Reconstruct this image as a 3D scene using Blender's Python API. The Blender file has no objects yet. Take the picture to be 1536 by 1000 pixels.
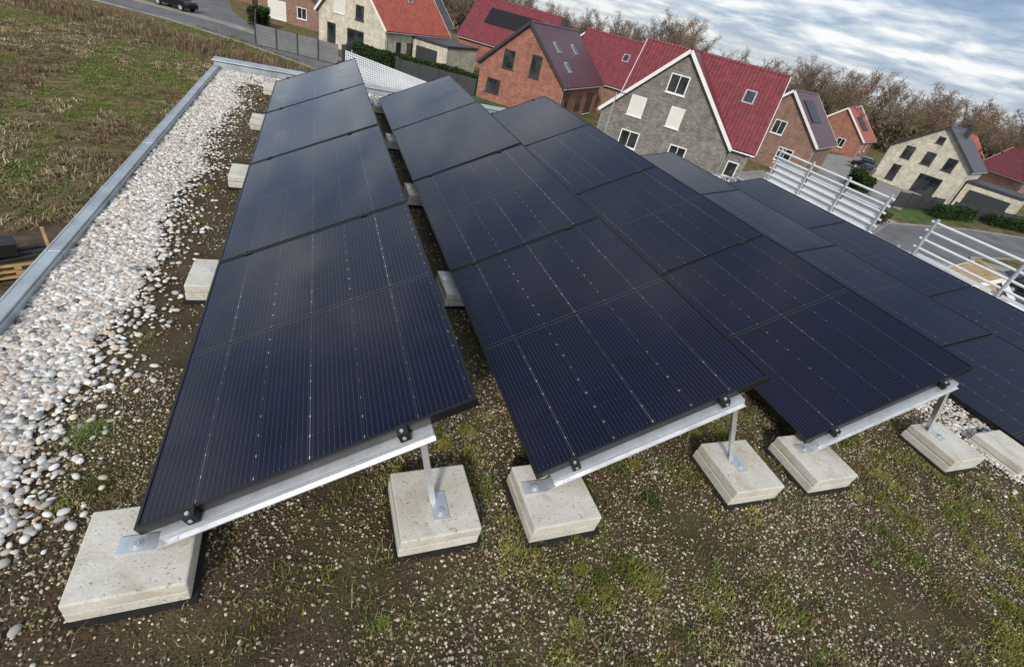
import bpy, bmesh, math, numpy as np
from mathutils import Matrix, Vector
rng=np.random.default_rng(7)
S=bpy.context.scene
COL=S.collection
R=math.radians
# ---------------------------------------------------------------- materials
def nt(name):
    m=bpy.data.materials.new(name); m.use_nodes=True
    t=m.node_tree; b=t.nodes['Principled BSDF']; return m,t,b
def link(t,a,b): t.links.new(a,b)
def mathn(t,op,a,b=None,c=None,clamp=False):
    n=t.nodes.new('ShaderNodeMath'); n.operation=op; n.use_clamp=clamp
    for i,v in enumerate((a,b,c)):
        if v is None: continue
        if isinstance(v,(int,float)): n.inputs[i].default_value=v
        else: t.links.new(v,n.inputs[i])
    return n.outputs[0]
def mixc(t,f,a,b,mode='MIX'):
    n=t.nodes.new('ShaderNodeMix'); n.data_type='RGBA'; n.blend_type=mode
    for s,v in ((n.inputs[0],f),(n.inputs[6],a),(n.inputs[7],b)):
        if isinstance(v,(int,float)): s.default_value=v
        elif isinstance(v,tuple): s.default_value=v if len(v)==4 else v+(1,)
        else: t.links.new(v,s)
    return n.outputs[2]
def noise(t,vec,scale,detail=4,rough=.6,dist=0):
    n=t.nodes.new('ShaderNodeTexNoise'); n.inputs['Scale'].default_value=scale
    n.inputs['Detail'].default_value=detail; n.inputs['Roughness'].default_value=rough
    n.inputs['Distortion'].default_value=dist
    if vec is not None: t.links.new(vec,n.inputs['Vector'])
    return n.outputs['Fac']
def ramp(t,f,stops):
    n=t.nodes.new('ShaderNodeValToRGB'); cr=n.color_ramp
    while len(cr.elements)<len(stops): cr.elements.new(.5)
    for e,(p,c) in zip(cr.elements,stops):
        e.position=p; e.color=c if len(c)==4 else tuple(c)+(1,)
    t.links.new(f,n.inputs[0]); return n.outputs[0]
def objco(t): return t.nodes.new('ShaderNodeTexCoord').outputs['Object']
def bump(t,b,h,strength,dist):
    n=t.nodes.new('ShaderNodeBump'); n.inputs['Strength'].default_value=strength
    n.inputs['Distance'].default_value=dist; t.links.new(h,n.inputs['Height'])
    t.links.new(n.outputs[0],b.inputs['Normal'])
def simple(name,c,rough=.7,metal=0,var=.25,scale=6,bmp=0,spec=.5):
    m,t,b=nt(name); co=objco(t); f=noise(t,co,scale)
    d=tuple(x*(1-var) for x in c); l=tuple(min(1,x*(1+var)) for x in c)
    link(t,ramp(t,f,[(.3,d),(.7,l)]),b.inputs['Base Color'])
    b.inputs['Roughness'].default_value=rough; b.inputs['Metallic'].default_value=metal
    b.inputs['Specular IOR Level'].default_value=spec
    if bmp: bump(t,b,noise(t,co,scale*6),.5,bmp)
    return m
def vcol(name,rough=.8,spec=.3,transl=0):
    m,t,b=nt(name); a=t.nodes.new('ShaderNodeAttribute'); a.attribute_name='col'
    link(t,a.outputs['Color'],b.inputs['Base Color'])
    b.inputs['Roughness'].default_value=rough; b.inputs['Specular IOR Level'].default_value=spec
    return m
def brick(name,c1,c2,mortar,sc=1.0):
    m,t,b=nt(name); co=objco(t); s=t.nodes.new('ShaderNodeSeparateXYZ'); link(t,co,s.inputs[0])
    c=t.nodes.new('ShaderNodeCombineXYZ'); link(t,mathn(t,'ADD',s.outputs[0],s.outputs[1]),c.inputs[0]); link(t,s.outputs[2],c.inputs[1])
    n=t.nodes.new('ShaderNodeTexBrick'); link(t,c.outputs[0],n.inputs['Vector'])
    n.inputs['Scale'].default_value=1/sc; n.inputs['Brick Width'].default_value=.32; n.inputs['Row Height'].default_value=.11
    n.inputs['Mortar Size'].default_value=.012; n.inputs['Color1'].default_value=c1+(1,); n.inputs['Color2'].default_value=c2+(1,)
    n.inputs['Mortar'].default_value=mortar+(1,)
    f=noise(t,co,1.3,6); g=noise(t,co,5,3)
    c=mixc(t,.9,n.outputs[0],ramp(t,f,[(.3,(.6,.6,.6)),(.7,(1.2,1.17,1.14))]),'MULTIPLY')
    c=mixc(t,.6,c,ramp(t,g,[(.35,(.65,.65,.65)),(.65,(1.2,1.2,1.2))]),'MULTIPLY')
    link(t,c,b.inputs['Base Color'])
    b.inputs['Roughness'].default_value=.85
    return m
def tiles(name,c,gloss=.45):
    m,t,b=nt(name); co=objco(t)
    w=t.nodes.new('ShaderNodeTexWave'); w.wave_type='BANDS'; w.bands_direction='Y'; w.inputs['Scale'].default_value=1.05; link(t,co,w.inputs[0])
    w2=t.nodes.new('ShaderNodeTexWave'); w2.wave_type='BANDS'; w2.bands_direction='Z'; w2.wave_profile='SAW'; w2.inputs['Scale'].default_value=1.3; link(t,co,w2.inputs[0])
    h=mathn(t,'ADD',w.outputs['Fac'],mathn(t,'MULTIPLY',w2.outputs['Fac'],.8))
    f=noise(t,co,2.2,6)
    base=ramp(t,f,[(.3,tuple(x*.65 for x in c)),(.7,tuple(x*1.3 for x in c))])
    link(t,mixc(t,.6,base,ramp(t,h,[(.1,(.35,.35,.35)),(.8,(1.1,1.1,1.1))]),'MULTIPLY'),b.inputs['Base Color'])
    b.inputs['Roughness'].default_value=gloss; bump(t,b,h,.7,.05)
    return m

def m_panel():
    m,t,b=nt('solar_cells'); co=objco(t); s=t.nodes.new('ShaderNodeSeparateXYZ'); link(t,co,s.inputs[0])
    x,y=s.outputs[0],s.outputs[1]
    def per(v,p,w,off=0.0):
        f=mathn(t,'FRACT',mathn(t,'ADD',mathn(t,'DIVIDE',mathn(t,'SUBTRACT',v,off),p),.5))
        return mathn(t,'LESS_THAN',mathn(t,'ABSOLUTE',mathn(t,'SUBTRACT',f,.5)),w/p/2)
    bus=per(y,.0183,.0016,.0092)
    sg=per(y,.1826,.003)
    cg=per(x,.0912,.0028,.0)
    dot=mathn(t,'MULTIPLY',cg,bus)
    dot2=mathn(t,'MULTIPLY',per(x,.0912,.011),per(y,.1826,.0035))
    long2=per(y,.3652,.0026,.1826)
    f=noise(t,co,2.0,3)
    oi=t.nodes.new('ShaderNodeObjectInfo')
    vor=t.nodes.new('ShaderNodeTexWhiteNoise'); vor.noise_dimensions='3D'
    cc=t.nodes.new('ShaderNodeCombineXYZ'); link(t,mathn(t,'FLOOR',mathn(t,'DIVIDE',x,.0912)),cc.inputs[0]); link(t,mathn(t,'FLOOR',mathn(t,'DIVIDE',y,.1826)),cc.inputs[1]); link(t,oi.outputs['Random'],cc.inputs[2]); link(t,cc.outputs[0],vor.inputs['Vector'])
    cell=mixc(t,f,(.0022,.0024,.014),(.0036,.0042,.027))
    cell=mixc(t,mathn(t,'MULTIPLY',vor.outputs['Value'],.6),cell,(.0020,.0022,.009))
    # every module sits at its own random offset of the soft variation
    ad=t.nodes.new('ShaderNodeVectorMath'); ad.operation='ADD'; link(t,co,ad.inputs[0]); cv=t.nodes.new('ShaderNodeCombineXYZ'); link(t,mathn(t,'MULTIPLY',oi.outputs['Random'],51.0),cv.inputs[0]); link(t,cv.outputs[0],ad.inputs[1])
    var=mathn(t,'ADD',mathn(t,'MULTIPLY',oi.outputs['Random'],.6),.3)
    patch=ramp(t,noise(t,ad.outputs[0],1.5,2),[(.42,(.15,)*3),(.62,(1,)*3)])
    k=mathn(t,'MULTIPLY',var,patch)
    c=mixc(t,bus,cell,(.042,.043,.062))
    c=mixc(t,cg,c,(.001,.001,.003))
    c=mixc(t,sg,c,(.020,.021,.030))
    c=mixc(t,mathn(t,'MULTIPLY',long2,k),c,(.17,.17,.18))
    c=mixc(t,mathn(t,'MULTIPLY',dot,k),c,(.28,.27,.29))
    c=mixc(t,mathn(t,'MULTIPLY',dot2,k),c,(.60,.60,.60))
    mid=mathn(t,'LESS_THAN',mathn(t,'ABSOLUTE',mathn(t,'SUBTRACT',x,.832)),.011)
    c=mixc(t,mid,c,(.001,.001,.002))
    mid2=mathn(t,'LESS_THAN',mathn(t,'ABSOLUTE',mathn(t,'SUBTRACT',mathn(t,'ABSOLUTE',mathn(t,'SUBTRACT',x,.832)),.010)),.0014)
    c=mixc(t,mid2,c,(.07,.075,.085))
    link(t,c,b.inputs['Base Color'])
    b.inputs['IOR'].default_value=1.40
    r=ramp(t,noise(t,ad.outputs[0],3,5),[(.3,(.05,)*3),(.75,(.14,)*3)]); link(t,r,b.inputs['Roughness'])
    bump(t,b,noise(t,ad.outputs[0],1.2,2),.14,.01)
    return m

M={}
M['cells']=m_panel()
M['frame']=simple('black_anodised_frame',(.010,.010,.012),.4,.2,.2)
M['back']=simple('panel_backsheet',(.02,.02,.022),.6)
M['alu']=simple('aluminium',(.70,.72,.74),.42,.7,.15,14)
M['galv']=simple('galvanised_metal',(.46,.50,.52),.5,.5,.22,5)
M['black']=simple('black_plastic',(.012,.012,.012),.5)
M['rubber']=simple('rubber_mat',(.01,.01,.01),.9)
def m_conc():
    m,t,b=nt('concrete'); co=objco(t); oi=t.nodes.new('ShaderNodeObjectInfo')
    ad=t.nodes.new('ShaderNodeVectorMath'); ad.operation='ADD'; link(t,co,ad.inputs[0]); cv=t.nodes.new('ShaderNodeCombineXYZ'); link(t,mathn(t,'MULTIPLY',oi.outputs['Random'],37.0),cv.inputs[0]); link(t,cv.outputs[0],ad.inputs[1]); co=ad.outputs[0]
    f=noise(t,co,6,6,.65); g=noise(t,co,120,3); st=noise(t,co,4.5,5,.65,1.0); pt=noise(t,co,85,1)
    c=ramp(t,f,[(.25,(.52,.485,.41)),(.5,(.63,.60,.525)),(.75,(.72,.70,.64))])
    c=mixc(t,ramp(t,st,[(.52,(0,0,0)),(.68,(.55,)*3)]),c,(.42,.33,.22))
    c=mixc(t,ramp(t,pt,[(.70,(0,0,0)),(.72,(.6,)*3)]),c,(.22,.20,.16))
    c=mixc(t,.25,c,ramp(t,g,[(.35,(.5,)*3),(.6,(1,)*3)]),'MULTIPLY')
    link(t,c,b.inputs['Base Color']); b.inputs['Roughness'].default_value=.9; b.inputs['Specular IOR Level'].default_value=.25
    bump(t,b,mathn(t,'SUBTRACT',mathn(t,'ADD',f,mathn(t,'MULTIPLY',g,.6)),mathn(t,'MULTIPLY',ramp(t,pt,[(.68,(0,0,0)),(.72,(1,1,1))]),.8)),.6,.004); return m
M['conc']=m_conc()
def m_sub():
    m,t,b=nt('substrate'); co=objco(t)
    f=noise(t,co,3,6,.65); g=noise(t,co,140,3); h=noise(t,co,1.6,5)
    c=ramp(t,f,[(.3,(.054,.038,.023)),(.55,(.095,.070,.042)),(.75,(.130,.108,.062))])
    c=mixc(t,ramp(t,h,[(.48,(0,)*3),(.66,(.45,)*3)]),c,(.090,.092,.034))
    c=mixc(t,.85,c,ramp(t,g,[(.3,(.3,)*3),(.7,(1.6,1.55,1.45))]),'MULTIPLY')
    link(t,c,b.inputs['Base Color']); b.inputs['Roughness'].default_value=.95; b.inputs['Specular IOR Level'].default_value=.15
    bump(t,b,g,.8,.01); return m
M['sub']=m_sub()
M['stone']=vcol('gravel_stone',.85,.2)
M['pebble']=vcol('pebble_stone',.7,.25)
M['leaf']=vcol('foliage',.8,.15)
M['twig']=vcol('bare_twigs',.9,.1)
def m_field():
    m,t,b=nt('field_grass'); co=objco(t)
    f=noise(t,co,.30,7,.68,.8); g=noise(t,co,2.2,8,.75); h=noise(t,co,.6,6,.75,.5)
    c=ramp(t,f,[(.32,(.075,.10,.025)),(.44,(.13,.125,.045)),(.52,(.20,.155,.085)),(.66,(.12,.085,.05))])
    c=mixc(t,ramp(t,h,[(.46,(0,)*3),(.58,(.8,)*3)]),c,(.23,.19,.10))
    c=mixc(t,.9,c,ramp(t,g,[(.35,(.30,.30,.30)),(.65,(1.5,1.45,1.3))]),'MULTIPLY')
    link(t,c,b.inputs['Base Color']); b.inputs['Roughness'].default_value=.95; b.inputs['Specular IOR Level'].default_value=.1
    bump(t,b,g,1,.25); return m
M['field']=m_field()
M['soil']=simple('bare_soil',(.095,.068,.046),.95,0,.5,1.6,.05,.1)
M['asphalt']=simple('asphalt',(.15,.15,.155),.9,0,.25,.5,.01,.2)
M['paving']=simple('paving',(.27,.255,.24),.9,0,.25,.7,.01,.2)
M['lawn']=simple('lawn_grass',(.075,.11,.035),.95,0,.4,.9,.03,.1)
M['white']=simple('white_paint',(.76,.76,.74),.5,0,.06,2)
M['whitemetal']=simple('white_coated_metal',(.78,.80,.82),.4,.05,.08,3)
M['greybr']=brick('grey_brick',(.14,.13,.115),(.26,.245,.22),(.29,.28,.26))
M['redbr']=brick('red_brick',(.42,.14,.08),(.28,.085,.055),(.34,.27,.23))
M['brownbr']=brick('brown_brick',(.33,.17,.12),(.24,.12,.09),(.28,.25,.22))
M['cream']=brick('cream_brick',(.68,.63,.51),(.58,.54,.44),(.64,.61,.53))
M['roofred']=tiles('red_tiles',(.18,.027,.034))
M['roofdark']=tiles('dark_red_tiles',(.10,.032,.043),.35)
M['rooforange']=tiles('orange_tiles',(.44,.09,.045))
M['roofgrey']=tiles('grey_tiles',(.07,.07,.078))
def m_glass():
    m,t,b=nt('window_glass'); co=objco(t); f=noise(t,co,.8,2)
    link(t,ramp(t,f,[(.4,(.015,.018,.02)),(.65,(.06,.065,.07))]),b.inputs['Base Color']); b.inputs['Roughness'].default_value=.06
    return m
M['glass']=m_glass()
M['anthr']=simple('anthracite',(.04,.042,.047),.5,0,.15,2)
M['fence']=simple('grey_fence_panels',(.16,.165,.17),.6,0,.2,1)
M['shutter']=simple('roller_shutter',(.70,.68,.62),.6,0,.05,2)
M['wood']=simple('light_wood',(.50,.33,.16),.75,0,.3,4)
M['tyre']=simple('tyre_rubber',(.015,.015,.015),.9)
M['carblack']=simple('black_car_paint',(.012,.013,.016),.2,.1,.1)
M['carsilver']=simple('silver_car_paint',(.35,.37,.40),.25,.5,.1)
M['carwhite']=simple('white_car_paint',(.65,.66,.67),.3,0,.05)
M['red']=simple('red_plastic',(.5,.03,.02),.5)
M['render']=simple('wall_render',(.55,.54,.50),.9,0,.1,1)
# ---------------------------------------------------------------- mesh builder
class MB:
    def __init__(s): s.v=[]; s.f=[]; s.m=[]
    def add(s,vs,fs,mi):
        o=len(s.v); s.v+= [tuple(v) for v in vs]
        for f in fs: s.f.append([o+i for i in f]); s.m.append(mi)
    def box(s,lo,hi,mi=0,T=None):
        x0,y0,z0=lo;x1,y1,z1=hi
        vs=[Vector(p) for p in ((x0,y0,z0),(x1,y0,z0),(x1,y1,z0),(x0,y1,z0),(x0,y0,z1),(x1,y0,z1),(x1,y1,z1),(x0,y1,z1))]
        if T is not None: vs=[T@v for v in vs]
        s.add(vs,[(0,3,2,1),(4,5,6,7),(0,1,5,4),(1,2,6,5),(2,3,7,6),(3,0,4,7)],mi)
    def poly(s,pts,mi=0): s.add(pts,[tuple(range(len(pts)))],mi)
    def cyl(s,p0,p1,r0,r1=None,n=8,mi=0):
        r1=r0 if r1 is None else r1
        p0=Vector(p0);p1=Vector(p1);d=(p1-p0).normalized()
        a=d.orthogonal().normalized();b=d.cross(a)
        vs=[]
        for p,r in ((p0,r0),(p1,r1)):
            for i in range(n):
                q=2*math.pi*i/n; vs.append(p+a*r*math.cos(q)+b*r*math.sin(q))
        fs=[(i,(i+1)%n,n+(i+1)%n,n+i) for i in range(n)]+[tuple(range(n-1,-1,-1)),tuple(range(n,2*n))]
        s.add(vs,fs,mi)
    def beam(s,p0,p1,side,w,t,mi=0):
        p0=Vector(p0);p1=Vector(p1);d=(p1-p0);L=d.length;d.normalize();sd=Vector(side).normalized();n=d.cross(sd).normalized();sd=n.cross(d)
        T=Matrix(((d.x,sd.x,n.x,p0.x),(d.y,sd.y,n.y,p0.y),(d.z,sd.z,n.z,p0.z),(0,0,0,1)))
        s.box((0,-w/2,-t/2),(L,w/2,t/2),mi,T)
    def finish(s,name,mats,parent=None,mat=None,bevel=0,smooth=False):
        me=bpy.data.meshes.new(name); me.from_pydata(s.v,[],s.f)
        for m in mats: me.materials.append(M[m])
        me.polygons.foreach_set('material_index',s.m)
        if smooth: me.polygons.foreach_set('use_smooth',[True]*len(s.f))
        me.update()
        bm=bmesh.new(); bm.from_mesh(me); bmesh.ops.recalc_face_normals(bm,faces=bm.faces); bm.to_mesh(me); bm.free()
        o=bpy.data.objects.new(name,me); COL.objects.link(o)
        if parent: o.parent=parent
        if mat is not None: o.matrix_local=mat
        if bevel:
            b=o.modifiers.new('bevel','BEVEL'); b.width=bevel; b.segments=2; b.limit_method='ANGLE'
        return o
def empty(name,loc=(0,0,0),rz=0):
    e=bpy.data.objects.new(name,None); COL.objects.link(e); e.location=loc; e.rotation_euler=(0,0,rz); e.empty_display_size=.1; return e
def np_mesh(name,V,F,mat,col=None,smooth=False):
    V=np.ascontiguousarray(V,dtype=np.float32).reshape(-1,3);F=np.ascontiguousarray(F,dtype=np.int32);k=F.shape[1]
    me=bpy.data.meshes.new(name); me.vertices.add(len(V)); me.vertices.foreach_set('co',V.ravel())
    me.loops.add(F.size); me.loops.foreach_set('vertex_index',F.ravel())
    me.polygons.add(len(F)); me.polygons.foreach_set('loop_start',np.arange(0,F.size,k,dtype=np.int32))
    me.update(calc_edges=True)
    if smooth: me.polygons.foreach_set('use_smooth',np.ones(len(F),dtype=bool))
    me.materials.append(M[mat])
    if col is not None:
        c=np.ones((len(V),4),np.float32); c[:,:3]=col
        a=me.color_attributes.new('col','FLOAT_COLOR','POINT'); a.data.foreach_set('color',c.ravel())
    o=bpy.data.objects.new(name,me); COL.objects.link(o); return o
def rotm(N,flat=False):
    a=rng.uniform(0,2*np.pi,N); c,s=np.cos(a),np.sin(a); z=np.zeros(N); o=np.ones(N)
    Rz=np.stack([c,-s,z,s,c,z,z,z,o],1).reshape(N,3,3)
    if flat: return Rz
    b=rng.uniform(-.6,.6,N); c,s=np.cos(b),np.sin(b)
    Rx=np.stack([o,z,z,z,c,-s,z,s,c],1).reshape(N,3,3)
    return Rz@Rx
def scat(TV,TF,pos,scl,col):
    N=len(pos); rm=rotm(N); v=TV[None]*scl[:,None,:]; v=np.einsum('nij,ntj->nti',rm,v)+pos[:,None]
    F=(TF[None]+(np.arange(N)*len(TV))[:,None,None]).reshape(-1,TF.shape[1])
    return v.reshape(-1,3),F,np.repeat(col[:,None],len(TV),1).reshape(-1,3)
def scatter(name,TV,TF,pos,scl,mat,col,smooth=False):
    v,F,c=scat(TV,TF,pos,scl,col); return np_mesh(name,v,F,mat,c,smooth)
def ico(sub):
    bm=bmesh.new(); bmesh.ops.create_icosphere(bm,subdivisions=sub,radius=1); V=np.array([v.co[:] for v in bm.verts]); F=np.array([[v.index for v in f.verts] for f in bm.faces]); bm.free(); return V,F
_g=rng.random((256,256))
def vn(x,y,s,o=0):
    x=np.asarray(x)/s+o*17.3+1000; y=np.asarray(y)/s+o*31.7+1000
    xi=np.floor(x).astype(int);yi=np.floor(y).astype(int);fx=x-xi;fy=y-yi;fx=fx*fx*(3-2*fx);fy=fy*fy*(3-2*fy)
    g=lambda a,b:_g[a%256,b%256]
    return (g(xi,yi)*(1-fx)+g(xi+1,yi)*fx)*(1-fy)+(g(xi,yi+1)*(1-fx)+g(xi+1,yi+1)*fx)*fy
def fbm(x,y,s,o=0): return (vn(x,y,s,o)+.5*vn(x,y,s/2.1,o+1)+.25*vn(x,y,s/4.3,o+2))/1.75
def pick(cols,N,p=None,var=.15):
    c=np.array(cols)[rng.choice(len(cols),N,p=p)]; return np.clip(c*rng.uniform(1-var,1+var,(N,1)),0,1)
def blades(name,pos,L,W,mat,col,lean=.5):
    N=len(pos); a=rng.uniform(0,2*np.pi,N); l=rng.uniform(.05,lean,N)*L
    d=np.stack([np.cos(a),np.sin(a),np.zeros(N)],1); s=np.stack([-np.sin(a),np.cos(a),np.zeros(N)],1)*(W/2)[:,None]
    up=np.array([0,0,1.])[None]
    mid=pos+d*(l*.35)[:,None]+up*(L*.6)[:,None]; tip=pos+d*l[:,None]+up*(L*np.sqrt(np.clip(1-(l/L)**2*.6,.1,1)))[:,None]
    V=np.stack([pos-s,pos+s,mid+s*.7,mid-s*.7,tip],1)
    TF=np.array([[0,1,2],[0,2,3],[3,2,4]])
    F=(TF[None]+(np.arange(N)*5)[:,None,None]).reshape(-1,3)
    return np_mesh(name,V,F,mat,np.repeat(col[:,None],5,1).reshape(-1,3))
# ---------------------------------------------------------------- roof (L-shaped: the right part ends sooner)
GZ=-6.8
XR=7.22; YS=7.0; XS=3.95
def hsub(x,y): return (fbm(x,y,.35,3)-.5)*.035+(vn(x,y,.07,5)-.5)*.010
def grid(x0,x1,y0,y1,st):
    nx=int((x1-x0)/st)+1;ny=int((y1-y0)/st)+1
    XX,YY=np.meshgrid(np.linspace(x0,x1,nx),np.linspace(y0,y1,ny))
    V=np.stack([XX,YY,hsub(XX,YY)],-1).reshape(-1,3)
    i=np.arange(nx*ny).reshape(ny,nx);F=np.stack([i[:-1,:-1],i[:-1,1:],i[1:,1:],i[1:,:-1]],-1).reshape(-1,4); return V,F
V1,F1=grid(-1.32,XS,-2.6,8.78,.04);V2,F2=grid(XS,XR-.05,-2.6,YS-.04,.05)
np_mesh('green_roof_substrate',np.concatenate([V1,V2]),np.concatenate([F1,F2+len(V1)]),'sub',smooth=True)
b=MB(); b.box((-1.37,-3,GZ),(XS+.05,8.98,-.06),0); b.box((XS+.051,-3,GZ),(XR+.05,YS+.05,-.06),0)
b.finish('flat_roof_building',['render'])
b=MB()
for k in range(6):
    y0=-3+k*2.0; y1=min(y0+1.994,8.80)
    b.box((-1.395,y0,.045),(-1.338,y1,.056),0); b.box((-1.345,y0,-.08),(-1.330,y1,.043),0); b.box((-1.41,y0,-.12),(-1.397,y1,.056),0)
b.finish('roof_edge_flashing',['galv'],bevel=.003)
b=MB(); b.box((-1.41,8.82,-.12),(XS+.1,9.05,.10),0); b.box((-1.43,8.79,.103),(XS+.13,9.09,.118),0)
b.finish('roof_parapet',['galv'],bevel=.006)
b=MB(); b.box((XR-.02,-3,-.12),(XR+.08,YS+.05,.02),0); b.box((XS+.06,YS-.02,-.12),(XR-.022,YS+.06,.0),0); b.box((XS+.0,YS+.062,-.12),(XS+.09,8.785,.05),0)
b.finish('roof_parapet',['galv'],bevel=.006)
# gravel
I1=ico(1);I2=ico(2)
def gravel(N,x0,x1,y0,y1,s0,s1,th=.34):
    x=rng.uniform(x0,x1,N);y=rng.uniform(y0,y1,N)
    k=fbm(x,y,.45,9)+rng.uniform(-.22,.22,N)>th
    x,y=x[k],y[k];N=len(x); r=s0+(s1-s0)*rng.random(N)**1.9
    return x,y,r
a=[gravel(118000,-1.0,4.1,-.3,2.0,.0026,.0072,.38),gravel(38000,-1.0,4.0,2.0,8.7,.004,.009,.36)]
x=np.concatenate([q[0] for q in a]);y=np.concatenate([q[1] for q in a]);r=np.concatenate([q[2] for q in a]);N=len(x)
pos=np.stack([x,y,hsub(x,y)+r*.45],1)
scl=r[:,None]*rng.uniform([.8,.6,.5],[1.4,1.1,.9],(N,3))
col=pick([(.19,.145,.09),(.29,.23,.145),(.49,.42,.30),(.095,.07,.045),(.66,.60,.49),(.21,.13,.08),(.36,.33,.29)],N,[.24,.24,.19,.13,.08,.07,.05],.25)
scatter('roof_gravel',*I1,pos,scl,'stone',col)
# pebbles
def pebs(N,x0,x1,y0,y1): return rng.uniform(x0,x1,N),rng.uniform(y0,y1,N)
pc=[(.64,.62,.585),(.50,.47,.43),(.76,.75,.715),(.57,.45,.37),(.34,.335,.335),(.62,.55,.45),(.18,.17,.16),(.43,.38,.31)]
pp=[.20,.15,.15,.13,.12,.12,.05,.08]
def pebgroup(x,y,r0,r1,ic):
    N=len(x); r=r0+(r1-r0)*rng.random(N)**1.5; lay=rng.random(N)
    pos=np.stack([x,y,hsub(x,y)+r*.4+lay*.009+.001],1)
    return scat(ic[0],ic[1],pos,r[:,None]*rng.uniform([1.0,.7,.45],[1.6,1.15,.85],(N,3)),pick(pc,N,pp,.18))
def strip_mask(x,y):
    e=-.98+(fbm(x,y,.5,4)-.5)*.26; d=x-e
    return (d<0)|(rng.random(len(x))<.30*np.exp(-np.maximum(d,0)/.07))
xa,ya=pebs(28000,-1.325,-.68,.5,4.0); k=strip_mask(xa,ya); g1=pebgroup(xa[k],ya[k],.0062,.0150,I2)
xb,yb=pebs(30000,-1.325,-.68,4.0,8.78); k=strip_mask(xb,yb); g2=pebgroup(xb[k],yb[k],.007,.0150,I1)
xc,yc=pebs(17000,3.7,4.75,-.4,3.5); e2=3.92+(fbm(xc,yc,.4,6)-.5)*.25; k=(xc>e2)|(rng.random(len(xc))<.06); g3=pebgroup(xc[k],yc[k],.006,.0155,I1)
xd,yd=pebs(9000,-1.2,3.9,8.15,8.78); g4=pebgroup(xd,yd,.008,.0165,I1)
xe,ye=pebs(9000,4.7,7.1,-.4,6.9); g5=pebgroup(xe,ye,.009,.018,I1)
off=0;Vv=[];Ff=[];Cc=[]
for v,f,c in (g1,g2,g3,g4,g5): Vv.append(v);Ff.append(f+off);Cc.append(c);off+=len(v)
np_mesh('pebble_strip',np.concatenate(Vv),np.concatenate(Ff),'pebble',np.concatenate(Cc),True)
# moss + grass
nc=620; cx=rng.uniform(-.85,4.0,nc);cy=rng.uniform(-.1,8.3,nc)
near=rng.uniform(size=nc)<.82; cy[near]=rng.uniform(-.1,1.6,near.sum())
pr=np.clip(fbm(cx,cy,.6,21)-.34,.012,1)**1.5; pr/=pr.sum()
sdc=rng.uniform(.010,.050,nc)
def clump(n):
    j=rng.choice(nc,n,p=pr); return cx[j]+rng.normal(0,1,n)*sdc[j],cy[j]+rng.normal(0,1,n)*sdc[j],j
x,y,j=clump(88000); h=(1+rng.random(len(x)))*.004+np.maximum(0,(vn(x,y,.09,8)-.4))*.02
pos=np.stack([x,y,hsub(x,y)],1)
jc=pick([(.16,.18,.035),(.24,.23,.05),(.10,.12,.03),(.27,.25,.08),(.17,.12,.055)],nc,None,.2)
blades('roof_moss',pos,h*1.6+.003,np.full(len(x),.0036),'leaf',np.clip(jc[j]*rng.uniform(.5,1.5,(len(x),1)),0,1),1.2)
gc=95; gx=rng.uniform(-.8,4.0,gc);gy=np.where(rng.random(gc)<.8,rng.uniform(0,1.6,gc),rng.uniform(0,8,gc)); gx[0],gy[0]=-.86,1.62; gx[1],gy[1]=-.83,1.66
n=5200; j=rng.integers(0,gc,n); j[:400]=rng.integers(0,2,400)
sd=np.where(rng.random(n)<.6,.018,.05); x=gx[j]+rng.normal(0,1,n)*sd;y=gy[j]+rng.normal(0,1,n)*sd
col=pick([(.12,.19,.04),(.17,.23,.06),(.20,.20,.08),(.32,.27,.14)],n,[.3,.3,.25,.15],.2)
blades('roof_grass',np.stack([x,y,hsub(x,y)],1),rng.uniform(.015,.045,n),np.full(n,.0028),'leaf',col,1.4)
n=9500; x=rng.uniform(-.9,4.0,n);y=np.where(rng.random(n)<.8,rng.uniform(-.2,2.0,n),rng.uniform(0,8.5,n))
col=pick([(.42,.33,.19),(.25,.17,.09),(.50,.43,.29),(.20,.11,.06)],n,None,.2)
blades('dry_plant_stems',np.stack([x,y,hsub(x,y)+.004],1),rng.uniform(.006,.020,n),np.full(n,.0017),'leaf',col,4.0)
n=260; x=rng.uniform(-.7,3.9,n);y=rng.uniform(-.1,1.5,n)
blades('dry_grass_stalks',np.stack([x,y,hsub(x,y)+.004],1),rng.uniform(.03,.09,n),np.full(n,.0017),'leaf',pick([(.45,.35,.20),(.30,.20,.10)],n),1.8)
# ---------------------------------------------------------------- panels
PL=1.665;
def panel(xlow,zlow,yend,W,th,L=PL):
    b=MB(); f=.011
    b.box((0,0,-.035),(L,f,0),1); b.box((0,W-f,-.035),(L,W,0),1); b.box((0,f,-.035),(f,W-f,0),1); b.box((L-f,f,-.035),(L,W-f,0),1)
    b.box((f,f,-.009),(L-f,W-f,-.003),0)
    b.box((.5,W*.80,-.03),(.62,W*.86,-.012),2)
    c,s=math.cos(th),math.sin(th)
    T=Matrix(((0,c,-s,xlow),(-1,0,0,yend),(0,s,c,zlow),(0,0,0,1)))
    o=b.finish('solar_panel',['cells','frame','back'],mat=T); return o
def concrete(x,y,z=0,s=.30,h=.112,rz=0):
    e=empty('concrete_block',(x,y,z),rz)
    b=MB(); b.box((-s/2-.014,-s/2-.014,.0),(s/2+.018,s/2+.006,.014),0); b.finish('rubber_mat',['rubber'],e,bevel=.002)
    b=MB(); hh=(h-.014)/2; b.box((-s/2,-s/2,.014),(s/2,s/2,.014+hh-.0012),0); b.finish('lower_slab',['conc'],e,bevel=.005)
    b=MB(); b.box((-s/2+.003,-s/2-.002,.014+hh+.0012),(s/2+.002,s/2-.002,h),0); b.finish('upper_slab',['conc'],e,bevel=.006)
BT=.112
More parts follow.
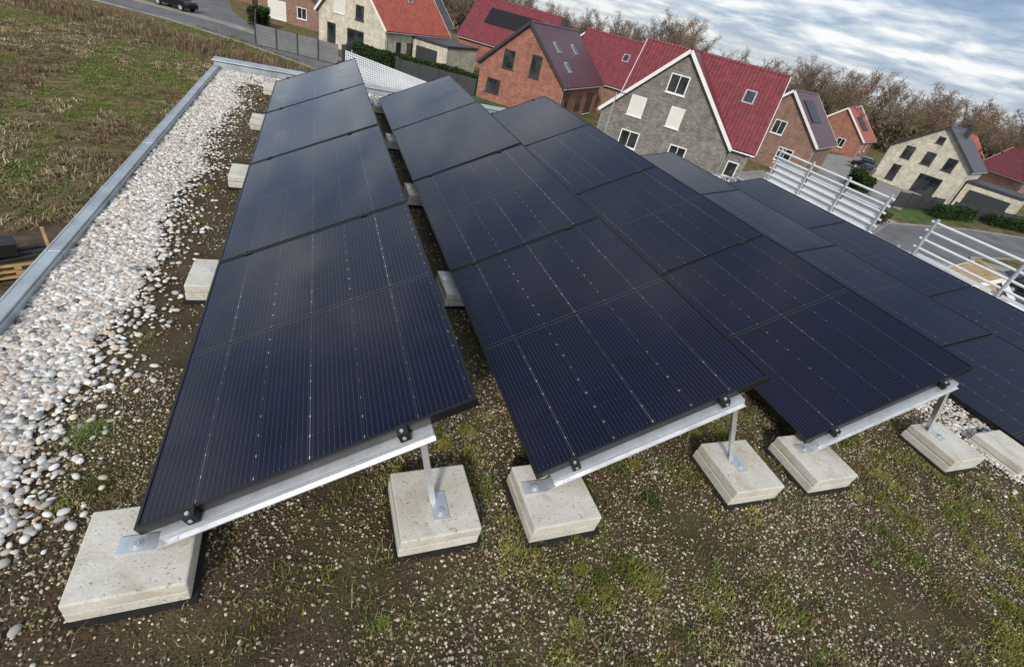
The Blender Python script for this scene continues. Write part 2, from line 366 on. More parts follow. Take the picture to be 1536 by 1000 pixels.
def support(xl,zl,th,W,y,end,xf,v1,yb_low,yb_high,xb_low,xb_high):
    c,s=math.cos(th),math.sin(th)
    def P(v,n,yy): return Vector((xl+v*c-n*s,yy,zl+v*s+n*c))
    b=MB(); n0=-.037-.016
    b.beam(P(.06,n0,y),P(v1+.03,n0,y),(0,1,0),.044,.030,0)
    b.beam(P(.06,n0-.017,y-.026),P(v1+.03,n0-.017,y-.026),(0,1,0),.016,.004,0)
    b.beam(P(.08,n0+.003,y-.0225),P(v1+.028,n0+.003,y-.0225),(0,1,0),.002,.007,2)
    px=xl+.01
    b.box((px-.055,y-.035,BT+.0005),(px+.055,y+.025,BT+.006),0)
    b.beam(Vector((px+.052,y-.005,BT+.004)),P(.10,n0-.014,y-.005),(0,1,0),.055,.005,0)
    b.cyl((px-.005,y-.008,BT+.006),(px-.005,y-.008,BT+.016),.011,n=6,mi=2); b.cyl((px-.005,y-.008,BT+.006),(px-.005,y-.008,BT+.008),.018,n=12,mi=0)
    top=P(v1,n0+.005,y); foot=Vector((xf,y+.01,BT+.004))
    b.beam(foot,top,(0,1,0),.036,.004,0)
    d=(top-foot).normalized(); nrm=d.cross(Vector((0,1,0))).normalized()
    b.beam(foot+Vector((0,-.016,0))+nrm*.011,top+Vector((0,-.016,0))+nrm*.011,nrm,.020,.004,0)
    b.box((xf-.018,y-.085,BT+.0005),(xf+.040,y+.035,BT+.006),0)
    b.cyl((xf+.010,y-.055,BT+.006),(xf+.010,y-.055,BT+.018),.011,n=6,mi=2); b.cyl((xf+.010,y-.055,BT+.006),(xf+.010,y-.055,BT+.008),.018,n=12,mi=0)
    for v in (.17,v1-.06):
        T=Matrix(((c,0,-s,P(v,0,0).x),(0,1,0,y),(s,0,c,P(v,0,0).z),(0,0,0,1)))
        if end:
            b.box((-.018,-.020,-.036),(.018,.010,.002),1,T); b.box((-.016,.008,.0008),(.016,.020,.004),1,T)
            b.cyl(T@Vector((0,-.008,.002)),T@Vector((0,-.008,.010)),.007,n=6,mi=2)
            b.cyl(T@Vector((0,-.021,-.016)),T@Vector((0,-.026,-.016)),.007,n=8,mi=2)
        else:
            b.box((-.02,-.018,.0005),(.02,.018,.004),1,T); b.cyl(T@Vector((0,0,.004)),T@Vector((0,0,.009)),.006,n=6,mi=1)
    b.finish('panel_mounting_frame',['alu','black','galv'],bevel=.0012)
    concrete(xb_low,yb_low,rz=rng.uniform(-.03,.03)); concrete(xb_high,yb_high,rz=rng.uniform(-.03,.03))
rows=[
 (-.535,.165,.476,.634,1.07,.40,.82,-.53,.398,1.05,1.065),
 (.81,.172,1.797,.656,1.07,1.90,.84,.90,1.935,1.025,1.02),
 (2.41,.165,3.375,.634,1.07,3.55,.86,2.46,3.60,1.005,.97)]
for (xl,zl,xh,zh,y0,xf,vt,bl,bh,yl,yh) in rows:
    th=math.atan2(zh-zl,xh-xl);W=math.hypot(xh-xl,zh-zl)
    for k in range(4): panel(xl,zl+rng.uniform(-.002,.002),y0+1.68*k+PL,W,th+rng.uniform(-.003,.003))
    for k in range(5):
        y=y0-.012+1.68*k if k==0 else y0-.0075+1.68*k
        support(xl,zl,th,W,y,k in(0,),xf,W*vt,yl+1.68*k,yh+1.68*k,bl,bh)
for (xl,zl,xh,zh,ye) in ((4.37,.075,5.43,.31,6.82),(5.72,.075,6.66,.31,6.0)):
    th=math.atan2(zh-zl,xh-xl);W=math.hypot(xh-xl,zh-zl)
    for k in range(5): panel(xl,zl,ye-1.68*k,W,th)
    for k in range(6):
        yy=ye-1.68*k-.08
        concrete(xl-.04,yy-.05,-.04); concrete(xh-.12,yy,-.02)
        b=MB(); b.cyl((xh-.1,yy,.08),(xh-.1,yy,zh-.05),.015); b.beam((xl+.02,yy,zl-.045),(xh-.05,yy,zh-.055),(0,1,0),.04,.03); b.finish('panel_mounting_frame',['alu'])
concrete(4.16,.86,-.03)
# ---------------------------------------------------------------- ground and roads
b=MB(); b.poly([(-700,-500,GZ),(900,-500,GZ),(900,900,GZ),(-700,900,GZ)]); b.finish('ground',['field'])
def strip(name,pts,w,z,mat,kerb=False):
    L=[];Rr=[]
    P=[Vector(p) for p in pts]
    for i,p in enumerate(P):
        d=(P[min(i+1,len(P)-1)]-P[max(i-1,0)]).normalized(); n=Vector((-d.y,d.x)); L.append(p+n*w/2);Rr.append(p-n*w/2)
    b=MB()
    for i in range(len(P)-1): b.poly([(Rr[i].x,Rr[i].y,z),(Rr[i+1].x,Rr[i+1].y,z),(L[i+1].x,L[i+1].y,z),(L[i].x,L[i].y,z)],0)
    if kerb:
        for side in (L,Rr):
            for i in range(len(P)-1): b.beam((side[i].x,side[i].y,z+.05),(side[i+1].x,side[i+1].y,z+.05),(0,0,1),.12,.14,1)
    b.finish(name,[mat,'paving'])
road=[(-60,84),(-34,74),(-20,69),(-12,65.5),(-5,60),(2,53),(10,45),(18,37),(28,27),(40,15),(55,0),(80,-25)]
strip('road',road,6.0,GZ+.012,'asphalt',True)
strip('pavement',[(p[0]+3.0,p[1]+3.0) for p in road],2.0,GZ+.02,'paving')
strip('road',[(-9,67),(-13,80),(-16,100),(-20,140)],6,GZ+.016,'asphalt')
strip('road',[(36,18),(48,24),(62,25),(80,24),(120,20)],6.5,GZ+.016,'asphalt',True)
b=MB()
for q in ([(2,58),(20,42),(30,54),(12,74)],[(52,28),(60,30),(78,32),(85,60),(50,56),(44,50)],[(50,18),(62,19),(100,15),(100,-10),(60,-10)]): b.poly([(p[0],p[1],GZ+.006) for p in q])
b.finish('lawn',['lawn'])
b=MB(); b.poly([(x,y,GZ+.008) for x,y in ((26,4),(44,8),(54,18),(44,24),(50,27),(44,40),(30,34),(24,32),(14,20))]); b.poly([(x,y,GZ+.0085) for x,y in ((56,32),(80,44),(90,62),(70,58),(55,46))]); b.finish('paved_yard',['paving'])
b=MB(); b.poly([(-10.5,4,GZ+.006),(-1.5,2,GZ+.006),(-1.5,21,GZ+.006),(-4,19.5,GZ+.006),(-5,17.5,GZ+.006),(-9,17.5,GZ+.006),(-12,14,GZ+.006)]); b.finish('soil_patch',['soil'])
# field vegetation
n=46000; u=rng.random(n); y=4+60*u**.75; x=-1.6-rng.random(n)*(5+y*.75)
k=(y< 62-np.maximum(0,(x+9))*1.1)&~((x>-10)&(y<16.5+(fbm(x,y,2,2)-.5)*3)&(rng.random(n)<.93))&(fbm(x,y,.9,30)+rng.uniform(-.15,.15,n)>.42); x,y=x[k],y[k]; n=len(x)
nb=12; g=fbm(x,y,4.5,11); tall=fbm(x,y,2.5,14); hue=fbm(x,y,3.5,17)
track=((np.abs(x+10.2-(y-30)*-.05+np.sin(y*.3)*.3)<.5)|(np.abs(x+12.4-(y-30)*-.05+np.sin(y*.3)*.3)<.5))&(y<58)&(y>20)
green=(g+rng.normal(0,.05,n)>.52)|track
sp=rng.uniform(.05,.2,n); px=np.repeat(x,nb)+rng.normal(0,1,n*nb)*np.repeat(sp,nb);py=np.repeat(y,nb)+rng.normal(0,1,n*nb)*np.repeat(sp,nb)
gr=np.repeat(green,nb); N=n*nb
c1=pick([(.13,.19,.035),(.18,.23,.06),(.11,.15,.03),(.21,.22,.09)],n,None,.3); c2=pick([(.42,.35,.21),(.25,.19,.10),(.50,.43,.27),(.18,.165,.07),(.14,.09,.055),(.21,.13,.075)],n,None,.3)
hu=np.clip((hue-.50)*4,0,.7)[:,None]; c2=c2*(1-hu)+np.array([.16,.10,.065])*hu
tc_=np.where(green[:,None],c1,c2); col=np.clip(np.repeat(tc_,nb,0)*rng.uniform(.7,1.3,(N,1)),0,1)
th_=np.where(green,rng.uniform(.05,.12,n),rng.uniform(.08,.28,n)*(0.3+1.3*tall**1.5))
Ls=np.repeat(th_,nb)*rng.uniform(.5,1.2,N)
blades('meadow_grass',np.stack([px,py,np.full(N,GZ)],1),Ls,rng.uniform(.018,.04,N),'leaf',col,2.2)
n=14000; tt=rng.random(n); x=-34+tt*34+rng.normal(0,1.2,n); y=68-tt*18+rng.normal(0,2.0,n)-3.5
k=(y<66-np.maximum(0,(x+9))*1.05-4.5)&(fbm(x,y,1.6,5)>.4); x,y=x[k],y[k]
col=pick([(.20,.14,.09),(.15,.10,.065),(.28,.21,.12)],len(x),None,.25)
blades('dry_weeds',np.stack([x,y,np.full(len(x),GZ)],1),rng.uniform(.15,.75,len(x)),rng.uniform(.02,.05,len(x)),'leaf',col,1.4)
# ---------------------------------------------------------------- houses
TH=-R(43.8)
def win(b,face,w,d,u,z,ww,hh,kind):
    fr={'w':0,'s':0,'a':3,'d':3,'g':3}[kind]; gl={'w':1,'s':2,'a':1,'d':3,'g':3}[kind]
    if face=='F': T=Matrix.Translation((u,0,z))
    elif face=='R': T=Matrix.Translation((w/2,u,z))@Matrix.Rotation(R(90),4,'Z')
    elif face=='L': T=Matrix.Translation((-w/2,u,z))@Matrix.Rotation(R(-90),4,'Z')
    t=.09
    b.box((-ww/2,-.03,0),(-ww/2+t,.06,hh),fr,T);b.box((ww/2-t,-.03,0),(ww/2,.06,hh),fr,T)
    b.box((-ww/2+t,-.03,hh-t),(ww/2-t,.06,hh),fr,T);b.box((-ww/2+t,-.03,0),(ww/2-t,.06,t),fr,T)
    b.box((-ww/2+t,-.012,t),(ww/2-t,.04,hh-t),gl,T)
    if kind in'wa' and ww>1.2: b.box((-.03,-.028,t),(.03,-.014,hh-t),fr,T)
    if kind=='s':
        for q in range(9): b.box((-ww/2+t,-.022,t+q*(hh-2*t)/9),(ww/2-t,-.013,t+(q+.85)*(hh-2*t)/9),2,T)
    b.box((-ww/2-.08,-.10,-.06),(ww/2+.08,.05,-.003),0 if kind!='a' else 3,T)
def house(par,w,d,eave,ridge,wall,roof,wins=(),roofitems=(),T=Matrix.Identity(4),chim=None,trim='white'):
    b=MB(); h=w/2
    A=[(-h,0,0),(h,0,0),(h,0,eave),(0,0,ridge),(-h,0,eave)];B=[(p[0],d,p[2]) for p in A]
    b.add(A+B,[(0,1,2,3,4),(9,8,7,6,5),(1,6,7,2),(0,4,9,5),(2,7,8,3),(3,8,9,4)],0)
    b.finish('walls',[wall],par,T)
    sl=math.atan2(ridge-eave,h); c,s=math.cos(sl),math.sin(sl); SL=math.hypot(h,ridge-eave)
    b=MB();oh=.35
    for sg in(1,-1):
        o=Vector((sg*h,0,eave)); ux=Vector((-sg*c,0,s)); n=Vector((sg*s,0,c))
        T2=Matrix(((ux.x,0,n.x,o.x),(0,1,0,0),(ux.z,0,n.z,o.z),(0,0,0,1)))
        b.box((-oh,-oh,.02),(SL+.10,d+oh,.17),0,T2)
        for yy in (-oh-.05,d+oh+.003): b.box((-oh-.02,yy,-.06),(SL+.04,yy+.047,.19),1,T2)
        b.cyl(T2@Vector((-oh-.07,-oh,.02)),T2@Vector((-oh-.07,d+oh,.02)),.07,mi=2)
        for (side,yy,tt,wy,wt,kd) in roofitems:
            if side!=sg: continue
            if kd=='sky': b.box((tt*SL-wt/2,yy-wy/2,.17),(tt*SL+wt/2,yy+wy/2,.24),2,T2); b.box((tt*SL-wt/2+.1,yy-wy/2+.1,.24),(tt*SL+wt/2-.1,yy+wy/2-.1,.25),3,T2)
            else:
                k=max(1,round(wy/1.1));
                for i in range(k): b.box((tt*SL-wt/2,yy-wy/2+i*wy/k+.03,.22),(tt*SL+wt/2,yy-wy/2+(i+1)*wy/k-.03,.26),4,T2)
    b.cyl((0,-oh,ridge+.17),(0,d+oh,ridge+.17),.13,mi=0)
    b.finish('roof',[roof,trim,'galv','glass','frame'],par,T)
    if wins:
        b=MB()
        for q in wins: win(b,q[0],w,d,*q[1:])
        b.finish('windows',['white','glass','shutter','anthr'],par,T)
    b=MB()
    for sx in (h+.06,-h-.06): b.cyl((sx,.15,0),(sx,.15,eave-.1),.05,mi=0)
    b.finish('downpipes',['galv'],par,T)
    if chim:
        b=MB();x,y,z=chim; b.box((x-.3,y-.3,z-2),(x+.3,y+.3,z),0); b.box((x-.36,y-.36,z),(x+.36,y+.36,z+.08),0); b.finish('chimney',['anthr'],par,T)
def rot90(x,y): return Matrix.Translation((x,y,0))@Matrix.Rotation(R(90),4,'Z')
e=empty('grey_brick_house',(25.7,34.5,GZ),TH)
house(e,10.4,6,3.3,8.5,'greybr','roofred',[('F',-.1,5.6,1.5,1.35,'w'),('F',-2.6,3.3,1.25,1.5,'s'),('F',.6,3.3,1.1,1.5,'s'),('F',1.7,.9,1.4,1.3,'w'),('F',-2.4,.9,1.6,1.3,'w')],[])
house(e,9.0,11.2,3.3,8.45,'greybr','roofred',[('F',-1.5,3.4,1.2,1.4,'w'),('F',1.3,.9,1.2,2.1,'a'),('L',.9,1,.9,1.2,'w')],[(-1,1.9,.62,.9,1.2,'sky')],rot90(7.0,5.4))
e=empty('red_brick_house',(18.4,49.2,GZ),TH)
house(e,9,13,3.3,7.4,'redbr','roofdark',[('F',-1.6,3.3,1.2,1.6,'a'),('F',1.3,3.2,1.1,1.9,'a'),('F',-2.8,.8,1.5,1.3,'a'),('R',2,.4,1.1,2.1,'a'),('R',6,.9,1.8,1.2,'a'),('R',10,.2,2.4,2.2,'d')],[(1,3.2,.62,.8,1.1,'sky'),(1,3.4,.28,.8,1.1,'sky'),(1,8.5,.62,.8,1.1,'sky')],chim=(-.5,10,8.3),trim='anthr')
e=empty('cream_brick_house',(3.5,65.1,GZ),TH)
house(e,9.3,12.5,3.4,8.6,'cream','rooforange',[('F',-1.7,3.5,1.5,1.4,'s'),('F',1.1,3.4,1.1,1.4,'a'),('F',-2.8,.3,1.2,2.1,'a'),('F',.6,.5,2.3,1.9,'a'),('R',2.4,.9,.9,1.3,'a'),('R',4.6,.9,1.2,1.3,'a')],[(1,7,.55,.8,1.1,'sky')])
b=MB(); b.box((4.8,5,0),(9.5,12,2.8),0); b.box((4.7,4.9,2.8),(9.6,12.1,3.05),1); b.box((5.3,4.93,.1),(8.2,4.99,2.2),1); b.finish('garage_annex',['cream','anthr'],e)
e=empty('red_roof_house',(24,74,GZ),TH)
house(e,9.5,13,3.4,8.3,'redbr','roofred',[('F',0,3.5,1.2,1.3,'w')],[(-1,6.5,.6,8,2.6,'pv')],rot90(6.5,4),trim='anthr')
e=empty('red_roof_house',(35.5,56,GZ),TH)
house(e,9,14,3.2,7.9,'brownbr','roofred',[('F',0,3.5,1.2,1.3,'w')],[(-1,8,.6,.8,1.1,'sky')],rot90(5.5,4),chim=(2.2,7,7.6),trim='anthr')
e=empty('blue_roof_house',(11,90,GZ),TH)
house(e,9,10,3.2,8,'cream','roofgrey',[('F',0,3.5,1.2,1.3,'w')],[(1,5,.5,6,3,'pv'),(-1,5,.5,6,3,'pv')])
e=empty('red_brick_house',(46.5,43.2,GZ),-R(60))
house(e,9,11,3.4,7.5,'brownbr','roofdark',[('F',.2,3.3,1.3,1.4,'w'),('F',2,.9,1.6,1.4,'w'),('F',-2,.9,1.6,1.4,'w')],[(1,4,.62,4.5,2.6,'pv')],trim='white')
e=empty('small_red_roof_house',(82,64,GZ),-R(62))
house(e,9,12,2.8,6.6,'redbr','rooforange',[('F',-1.5,.9,1.3,1.4,'w'),('F',1.5,.9,1.3,1.4,'w'),('R',3,.9,1.2,1.2,'w'),('R',7,.9,1.2,1.2,'w')],[(1,5,.5,5,2.6,'pv')])
e=empty('cream_gable_house',(72,42,GZ),-R(70))
house(e,9.2,10,4.3,7.9,'cream','roofgrey',[('F',0,6.0,.8,.8,'a'),('F',-2.4,3.4,1.1,1.5,'a'),('F',0,3.4,1.1,1.5,'a'),('F',2.4,3.4,1.1,1.5,'a'),('F',-2.6,.5,1.0,2.0,'a'),('F',1.5,.2,2.6,2.2,'a')],[],chim=(1,6,8.3),trim='anthr')
b=MB(); b.box((4.8,2,0),(10.5,9,2.8),0); b.box((4.7,1.9,2.8),(10.6,9.1,3.1),1); b.box((5.5,1.94,.1),(9.8,1.99,2.2),1); b.finish('garage_annex',['cream','anthr'],e)
for (x,y,wl,rf,an,wd) in ((95,72,'redbr','roofred',-50,10),(110,62,'cream','rooforange',-75,10),(60,84,'redbr','roofred',-40,12),(118,48,'brownbr','roofred',-20,11),(45,92,'brownbr','roofdark',-40,12)):
    e=empty('distant_house',(x,y,GZ),R(an)); house(e,9,wd,3,7.2,wl,rf,[('F',-1.5,.9,1.3,1.4,'w'),('F',1.5,.9,1.3,1.4,'w')],[])
e=empty('brown_brick_house',(-3.5,80,GZ),R(-25))
house(e,8,12,2.8,6.2,'brownbr','roofdark',[('F',-1.5,.2,2.4,2.1,'s'),('F',1.8,.9,1.3,1.3,'w')],[],trim='anthr')
e=empty('brick_bungalow',(-13.5,96,GZ),R(-20)); house(e,9,12,2.8,6.5,'redbr','roofred',[('F',-1.5,.9,1.3,1.4,'w'),('F',1.5,.9,1.3,1.4,'w')],[])
e=empty('brick_bungalow',(-30,100,GZ),R(10)); house(e,9,12,2.8,6.5,'redbr','roofred',[('F',-1.5,.9,1.3,1.4,'w'),('F',1.5,.9,1.3,1.4,'w')],[])
def fence(name,p0,p1,h,mat,post='anthr',seg=1.9):
    p0=Vector((*p0,GZ));p1=Vector((*p1,GZ));n=max(1,round((p1-p0).length/seg));b=MB()
    for i in range(n):
        a=p0.lerp(p1,i/n);c=p0.lerp(p1,(i+1)/n);d=(c-a).normalized()
        for k in range(6):
            z=.08+k*(h-.1)/6; b.beam(a+d*.07+Vector((0,0,z+(h-.1)/12)),c-d*.07+Vector((0,0,z+(h-.1)/12)),(0,0,1),(h-.1)/6-.015,.03,0)
        b.box((a.x-.06,a.y-.06,GZ),(a.x+.06,a.y+.06,GZ+h+.05),1)
    b.finish(name,[mat,post])
fence('privacy_fence',(-5.5,58),(1.9,55.4),1.8,'fence'); fence('privacy_fence',(-5.5,58.2),(-6.6,72),1.8,'fence'); fence('privacy_fence',(2.2,55.6),(3.2,58.5),1.8,'fence')
fence('dark_fence',(6,56.5),(15,52.2),1.6,'anthr'); fence('dark_fence',(56,33),(64,33),1.6,'anthr');fence('dark_fence',(66,33),(82,30),1.5,'anthr')
TET=(np.array([[-1,0,0],[1,0,0],[.3,0,1.4],[0,.8,.6]]),np.array([[0,1,2],[0,3,2]]))
def hedge(name,p0,p1,w,h,n,cols=((.03,.06,.018),(.05,.085,.025),(.02,.04,.012))):
    p0=np.array(p0+(GZ,));p1=np.array(p1+(GZ,));d=p1-p0;L=np.linalg.norm(d);d/=L;s=np.array([-d[1],d[0],0])
    t=rng.uniform(0,L,n);sd=rng.uniform(-.5,.5,n)*w;z=rng.uniform(0,1,n)**.7*h*(.9+.15*vn(t,t*0,.6,3))
    pos=p0+d*t[:,None]+s*sd[:,None]+np.array([0,0,1])*z[:,None]
    scatter(name,*TET,pos,np.repeat(rng.uniform(.06,.13,n)[:,None],3,1),'leaf',pick(cols,n,None,.3))
hedge('hedge',(3.5,58.5),(7,55.5),1.2,2.0,5000); hedge('hedge',(8,58),(17,54),1.0,1.8,8000); hedge('hedge',(60,31),(67,31.5),1.2,1.3,4000);hedge('hedge',(70,31),(84,28),1.2,1.2,5000);hedge('hedge',(55,36),(58,40),1.5,1.8,4000)
hedge('shrub',(-6.6,70),(-6,74),1.6,1.9,3000); hedge('shrub',(29,29),(33,27.5),1.2,.9,2500); hedge('shrub',(40,27),(46,27),1.0,1.0,2500,((.10,.07,.03),(.06,.08,.025)))
# trees
def tree_template(seed,leafy=.5):
    r=np.random.default_rng(seed); V=[];F=[];C=[]
    def seg(p,q,w0,w1,c):
        d=q-p; a=np.cross(d,[0.3,.2,1.0]); a/=np.linalg.norm(a)+1e-9; bb=np.cross(d,a); bb/=np.linalg.norm(bb)+1e-9
        o=len(V)
        for k in range(3):
            an=k*2.094; V.append(p+(a*math.cos(an)+bb*math.sin(an))*w0)
        V.append(q);C.extend([c]*4); F.extend([[o,o+1,o+3],[o+1,o+2,o+3],[o+2,o,o+3]])
    br=(.13,.10,.075)
    seg(np.array([0,0,0.]),np.array([.01,0,.95]),.014,.002,br)
    for i in range(16):
        z=r.uniform(.2,.85); a=r.uniform(0,6.28); l=r.uniform(.2,.42)*(1.15-z*.75); st=np.array([0,0,z]); en=st+np.array([math.cos(a)*l,math.sin(a)*l,l*r.uniform(.5,1.1)])
        seg(st,en,.006,.001,br)
        for k in range(14):
            t=r.uniform(.3,1); p=st+(en-st)*t; dd=r.normal(0,1,3); dd[2]=abs(dd[2]); dd/=np.linalg.norm(dd); q=p+dd*r.uniform(.05,.14)
            seg(p,q,.0026,.0,(.15,.105,.075))
            for m in range(2):
                q2=p+(q-p)*r.uniform(.3,1); seg(q2,q2+r.normal(0,.03,3)+np.array([0,0,.02]),.002,0,(.17,.12,.085))
                if r.random()<leafy:
                    o=len(V); c=q2+r.normal(0,.02,3)
                    for _ in range(3): V.append(c+r.normal(0,.011,3))
                    C.extend([(.23,.145,.075) if r.random()<.6 else (.12,.12,.05)]*3); F.append([o,o+1,o+2])
    return np.array(V),np.array(F),np.array(C)
Vs=[];Fs=[];Cs=[];off=0
tt=[tree_template(s,.5) for s in range(7)]
n=560
for i in range(n):
    rat=rng.uniform(-.1,3.6); ang=math.atan(rat) if rng.random()<.5 else rng.uniform(.05,1.32); rad=rng.uniform(135,215)
    x,y=math.sin(ang)*rad,math.cos(ang)*rad; h=rng.uniform(7.0,13.5)*rad/170*(.75+.5*vn(ang*20,0,1,2))
    v,f,c=tt[i%7]; a=rng.uniform(0,6.28); wv=v*np.array([h*.9,h*.9,h]); 
    wv=np.stack([wv[:,0]*math.cos(a)-wv[:,1]*math.sin(a)+x,wv[:,0]*math.sin(a)+wv[:,1]*math.cos(a)+y,wv[:,2]+GZ],1)
    Vs.append(wv);Fs.append(f+off);off+=len(v);Cs.append(np.clip(c*rng.uniform(.6,1.5)*np.array([1,rng.uniform(.9,1.1),rng.uniform(.9,1.2)]),0,1))
np_mesh('distant_trees',np.concatenate(Vs),np.concatenate(Fs),'twig',np.concatenate(Cs))
n=26000; ang=rng.uniform(-.05,1.36,n); rad=rng.uniform(132,215,n)
pos=np.stack([np.sin(ang)*rad,np.cos(ang)*rad,GZ+rng.uniform(0,1,n)**1.3*5.5],1)
scatter('distant_undergrowth',*TET,pos,np.repeat(rng.uniform(.3,.8,n)[:,None],3,1),'leaf',pick([(.13,.09,.06),(.09,.08,.045),(.17,.12,.065),(.06,.07,.03)],n,None,.25))
for (x,y,h) in ((100,44,9),(96,38,7),(88,66,8),(66,70,8),(22,100,9),(52,62,7),(108,30,11)):
    v,f,c=tt[int(x)%7]; np_mesh('bare_tree',v*np.array([h*.9,h*.9,h])+np.array([x,y,GZ]),f,'twig',c*1.1)
# ---------------------------------------------------------------- cars
def car(loc,rz,paint):
    e=empty('parked_car',loc,rz)
    prof=[(-2.1,.35),(-2.15,.75),(-1.95,.95),(-1.5,1.0),(-.95,1.42),(.3,1.45),(1.05,1.0),(1.95,.88),(2.15,.65),(2.12,.35)]
    b=MB(); n=len(prof)
    def w(z): return .88 if z<1.02 else .88-(z-1.0)*.55
    A=[(x,-w(z),z) for x,z in prof];B=[(x,w(z),z) for x,z in prof]
    b.add(A+B,[tuple(range(n)),tuple(range(2*n-1,n-1,-1))]+[(i,i+n,(i+1)%n+n,(i+1)%n) for i in range(n)],0)
    b.finish('body',[paint],e,bevel=.05)
    b=MB()
    for s in(-1,1):
        y0=s*.885; y1=s*.70
        b.poly([(-1.3,y0,1.04),(.85,y0,1.04),(.28,y1-s*.02,1.37),(-.88,y1-s*.02,1.37)],0)
    b.poly([(1.03,-.78,1.03),(1.03,.78,1.03),(.36,.64,1.43),(.36,-.64,1.43)],0); b.poly([(-1.5,.76,1.03),(-1.5,-.76,1.03),(-1.0,-.62,1.41),(-1.0,.62,1.41)],0)
    b.box((2.13,-.8,.6),(2.17,-.5,.72),1);b.box((2.13,.5,.6),(2.17,.8,.72),1);b.box((-2.17,-.8,.72),(-2.13,-.5,.86),2);b.box((-2.17,.5,.72),(-2.13,.8,.86),2)
    b.finish('windows_and_lights',['glass','white','red'],e)
    b=MB()
    for x in(-1.35,1.35):
        for s in(-1,1): b.cyl((x,s*.70,.33),(x,s*.90,.33),.33,n=18,mi=0); b.cyl((x,s*.895,.33),(x,s*.91,.33),.2,n=12,mi=1)
    b.finish('wheels',['tyre','galv'],e)
car((-14.6,72.2,GZ+.02),R(150),'carblack'); car((44.5,15.0,GZ+.02),R(-40),'carblack'); car((43.0,11.0,GZ+.02),R(-40),'carsilver')
car((78,53,GZ+.02),R(-60),'carsilver'); car((74,50,GZ+.02),R(-60),'carblack'); car((81,50,GZ+.02),R(-60),'carwhite'); car((70,47,GZ+.02),R(20),'carblack')
# ---------------------------------------------------------------- scaffold right
def rails(name,y0,y1,x,zs,n,slats):
    b=MB()
    for i in range(n+1):
        y=y0+(y1-y0)*i/n; b.cyl((x,y,GZ),(x,y,zs[-1]+.05),.022,n=10,mi=0); b.cyl((x+.9,y,GZ),(x+.9,y,0),.024,n=8,mi=0)
    for z in zs: b.cyl((x,y0-.06,z),(x,y1+.06,z),.016,n=8,mi=1)
    for i in range(n):
        a=y0+(y1-y0)*i/n+.03; c=y0+(y1-y0)*(i+1)/n-.03
        for (z0,z1) in slats: b.box((x+.026,a,z0),(x+.046,c,z1),1)
    b.box((x+.06,y0,-.45),(x+.85,y1,-.40),0)
    b.finish(name,['galv','whitemetal'])
rails('scaffold_guardrail',4.45,6.55,7.42,[.06,.16,.26,.36,.46,.56,.66],3,[(-.22,.04),(.065,.155),(.17,.255),(.27,.355),(.37,.455),(.48,.54)])
rails('scaffold_guardrail',.6,3.85,7.62,[-.02,.10,.22,.34,.46,.58],3,[(-.1,-.04),(.12,.16)])
b=MB()
for s in(0,.42): b.cyl((7.45,3.9+s,-.2),(8.7,1.8+s,.02),.025,n=10,mi=0)
for i in range(8):
    t=(i+.5)/8; b.cyl((7.45+1.25*t,3.9-2.1*t,-.2+.22*t),(7.45+1.25*t,4.32-2.1*t,-.2+.22*t),.015,n=8,mi=0)
b.cyl((7.43,3.93,-.203),(7.39,3.99,-.21),.03,n=10,mi=1); b.cyl((7.43,4.35,-.203),(7.39,4.41,-.21),.03,n=10,mi=1)
b.finish('ladder',['whitemetal','red'])
b=MB()
A=Vector((.42,9.22,0));B=Vector((2.15,9.2,0))
for i in range(60):
    t=i/59; p=A.lerp(B,t); hgt=.42-.30*t; b.box((p.x-.007,p.y-.004,.0),(p.x+.007,p.y+.004,.10+hgt),0)
for k in range(14):
    f=k/13; b.beam((A.x,A.y-.008,.05+f*.46),(B.x,B.y-.008,.05+f*.16),(0,1,0),.006,.014,0)
b.finish('scaffold_mesh_panel',['whitemetal'])
e=empty('wooden_playhouse',(36.0,13.6,GZ),R(-30))
house(e,1.9,1.8,1.2,1.9,'wood','wood',[('F',-.45,.5,.5,.5,'w'),('F',.4,.05,.5,1.0,'w')],[])
b=MB(); T=Matrix.Translation((-7.3,14.2,GZ))@Matrix.Rotation(R(25),4,'Z')
for z in (0,.16,.32):
    for k in range(5): b.box((-.6,-.4+k*.18,z+.10),(.6,-.28+k*.18,z+.125),0,T)
    for k in range(3): b.box((-.6+k*.52,-.4,z),(-.46+k*.52,.44,z+.098),0,T)
for k in range(5):
    b.cyl(T@Vector((-.7,-.3+k*.15,.50)),T@Vector((.75,-.25+k*.12,.62+.05*(k%2))),.06,n=10,mi=1)
b.box((-.5,-.35,.68),(.1,.2,1.0),1,T); b.box((.65,-.2,0),(.72,-.13,1.3),0,T)
b.finish('pallet_pile',['wood','black'])
b=MB(); b.cyl((20,33.5,GZ),(20,33.5,GZ+5),.06,.04); b.beam((20,33.5,GZ+5),(20.6,33.1,GZ+5.1),(0,0,1),.06,.15,1); b.finish('street_lamp',['galv','anthr'])
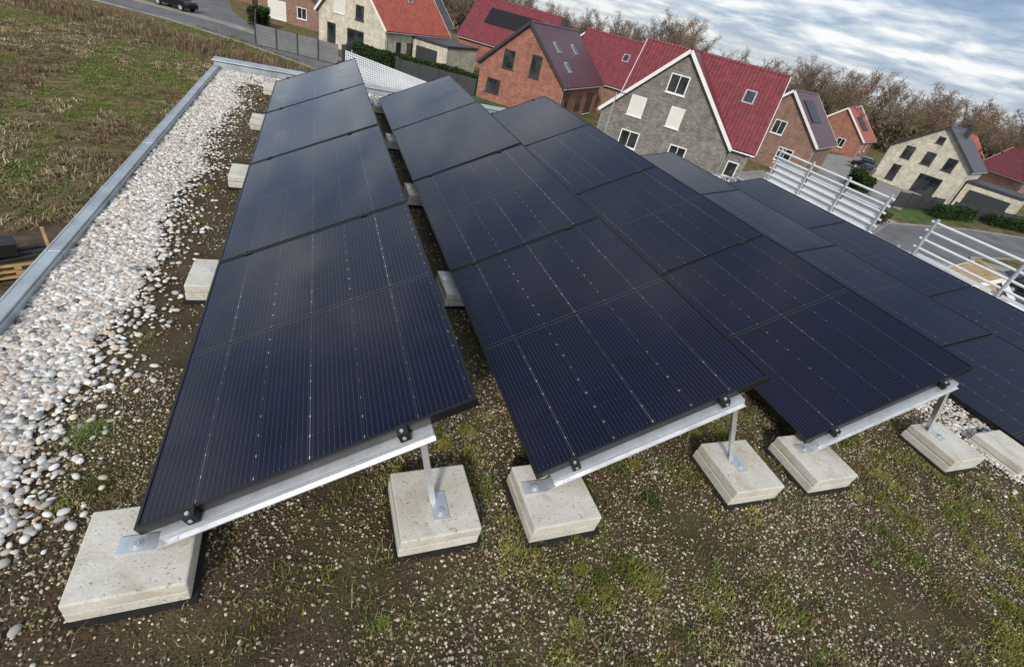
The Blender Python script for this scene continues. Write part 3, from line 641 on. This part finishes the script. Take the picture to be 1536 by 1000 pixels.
# ---------------------------------------------------------------- world, sun, camera
w=bpy.data.worlds.new('World'); S.world=w; w.use_nodes=True; t=w.node_tree; t.nodes.clear()
out=t.nodes.new('ShaderNodeOutputWorld'); sky=t.nodes.new('ShaderNodeTexSky'); sky.sky_type='NISHITA'; sky.sun_disc=False
sky.sun_elevation=R(32); sky.sun_rotation=R(211)
b1=t.nodes.new('ShaderNodeBackground'); b1.inputs[1].default_value=.10; link(t,sky.outputs[0],b1.inputs[0])
tc=t.nodes.new('ShaderNodeTexCoord'); sp=t.nodes.new('ShaderNodeSeparateXYZ'); link(t,tc.outputs['Generated'],sp.inputs[0])
zz=mathn(t,'ADD',mathn(t,'MAXIMUM',sp.outputs[2],0.0),.10)
cb=t.nodes.new('ShaderNodeCombineXYZ'); link(t,mathn(t,'DIVIDE',sp.outputs[0],zz),cb.inputs[0]); link(t,mathn(t,'DIVIDE',sp.outputs[1],zz),cb.inputs[1])
n1=noise(t,cb.outputs[0],1.6,6,.55,.25); n2=noise(t,cb.outputs[0],.45,3,.5,0)
nn=mathn(t,'ADD',mathn(t,'MULTIPLY',n1,.6),mathn(t,'MULTIPLY',n2,.4))
cc=ramp(t,nn,[(.39,(.25,.36,.52)),(.46,(.38,.48,.63)),(.51,(.58,.66,.76)),(.58,(.98,.985,.99))])
hz=ramp(t,sp.outputs[2],[(.0,(.7,)*3),(.06,(0,)*3)])
cc=mixc(t,hz,cc,(.78,.81,.83))
b2=t.nodes.new('ShaderNodeBackground'); b2.inputs[1].default_value=1.05; link(t,cc,b2.inputs[0])
mx=t.nodes.new('ShaderNodeMixShader'); mx.inputs[0].default_value=.85; link(t,b1.outputs[0],mx.inputs[1]); link(t,b2.outputs[0],mx.inputs[2]); link(t,mx.outputs[0],out.inputs[0])
sd=bpy.data.lights.new('sun','SUN'); sd.energy=2.8; sd.angle=R(8); sd.color=(1,.94,.85)
so=bpy.data.objects.new('sun',sd); COL.objects.link(so)
src=Vector((math.sin(R(211))*math.cos(R(32)),math.cos(R(211))*math.cos(R(32)),math.sin(R(32))))
so.rotation_euler=src.to_track_quat('Z','Y').to_euler()
cam=bpy.data.cameras.new('camera'); co=bpy.data.objects.new('camera',cam); COL.objects.link(co)
Xr=Vector((.9277,-.305,.216)).normalized(); fw=Vector((.3733,.7423,-.5561)); fw=(fw-Xr*fw.dot(Xr)).normalized(); up=Xr.cross(fw)
co.matrix_world=Matrix(((Xr.x,up.x,-fw.x,0),(Xr.y,up.y,-fw.y,0),(Xr.z,up.z,-fw.z,1.7),(0,0,0,1)))
cam.lens=16.71; cam.sensor_width=36; cam.clip_end=3000; cam.clip_start=.02
S.camera=co
S.view_settings.view_transform='Standard'; S.view_settings.look='None'; S.view_settings.exposure=0
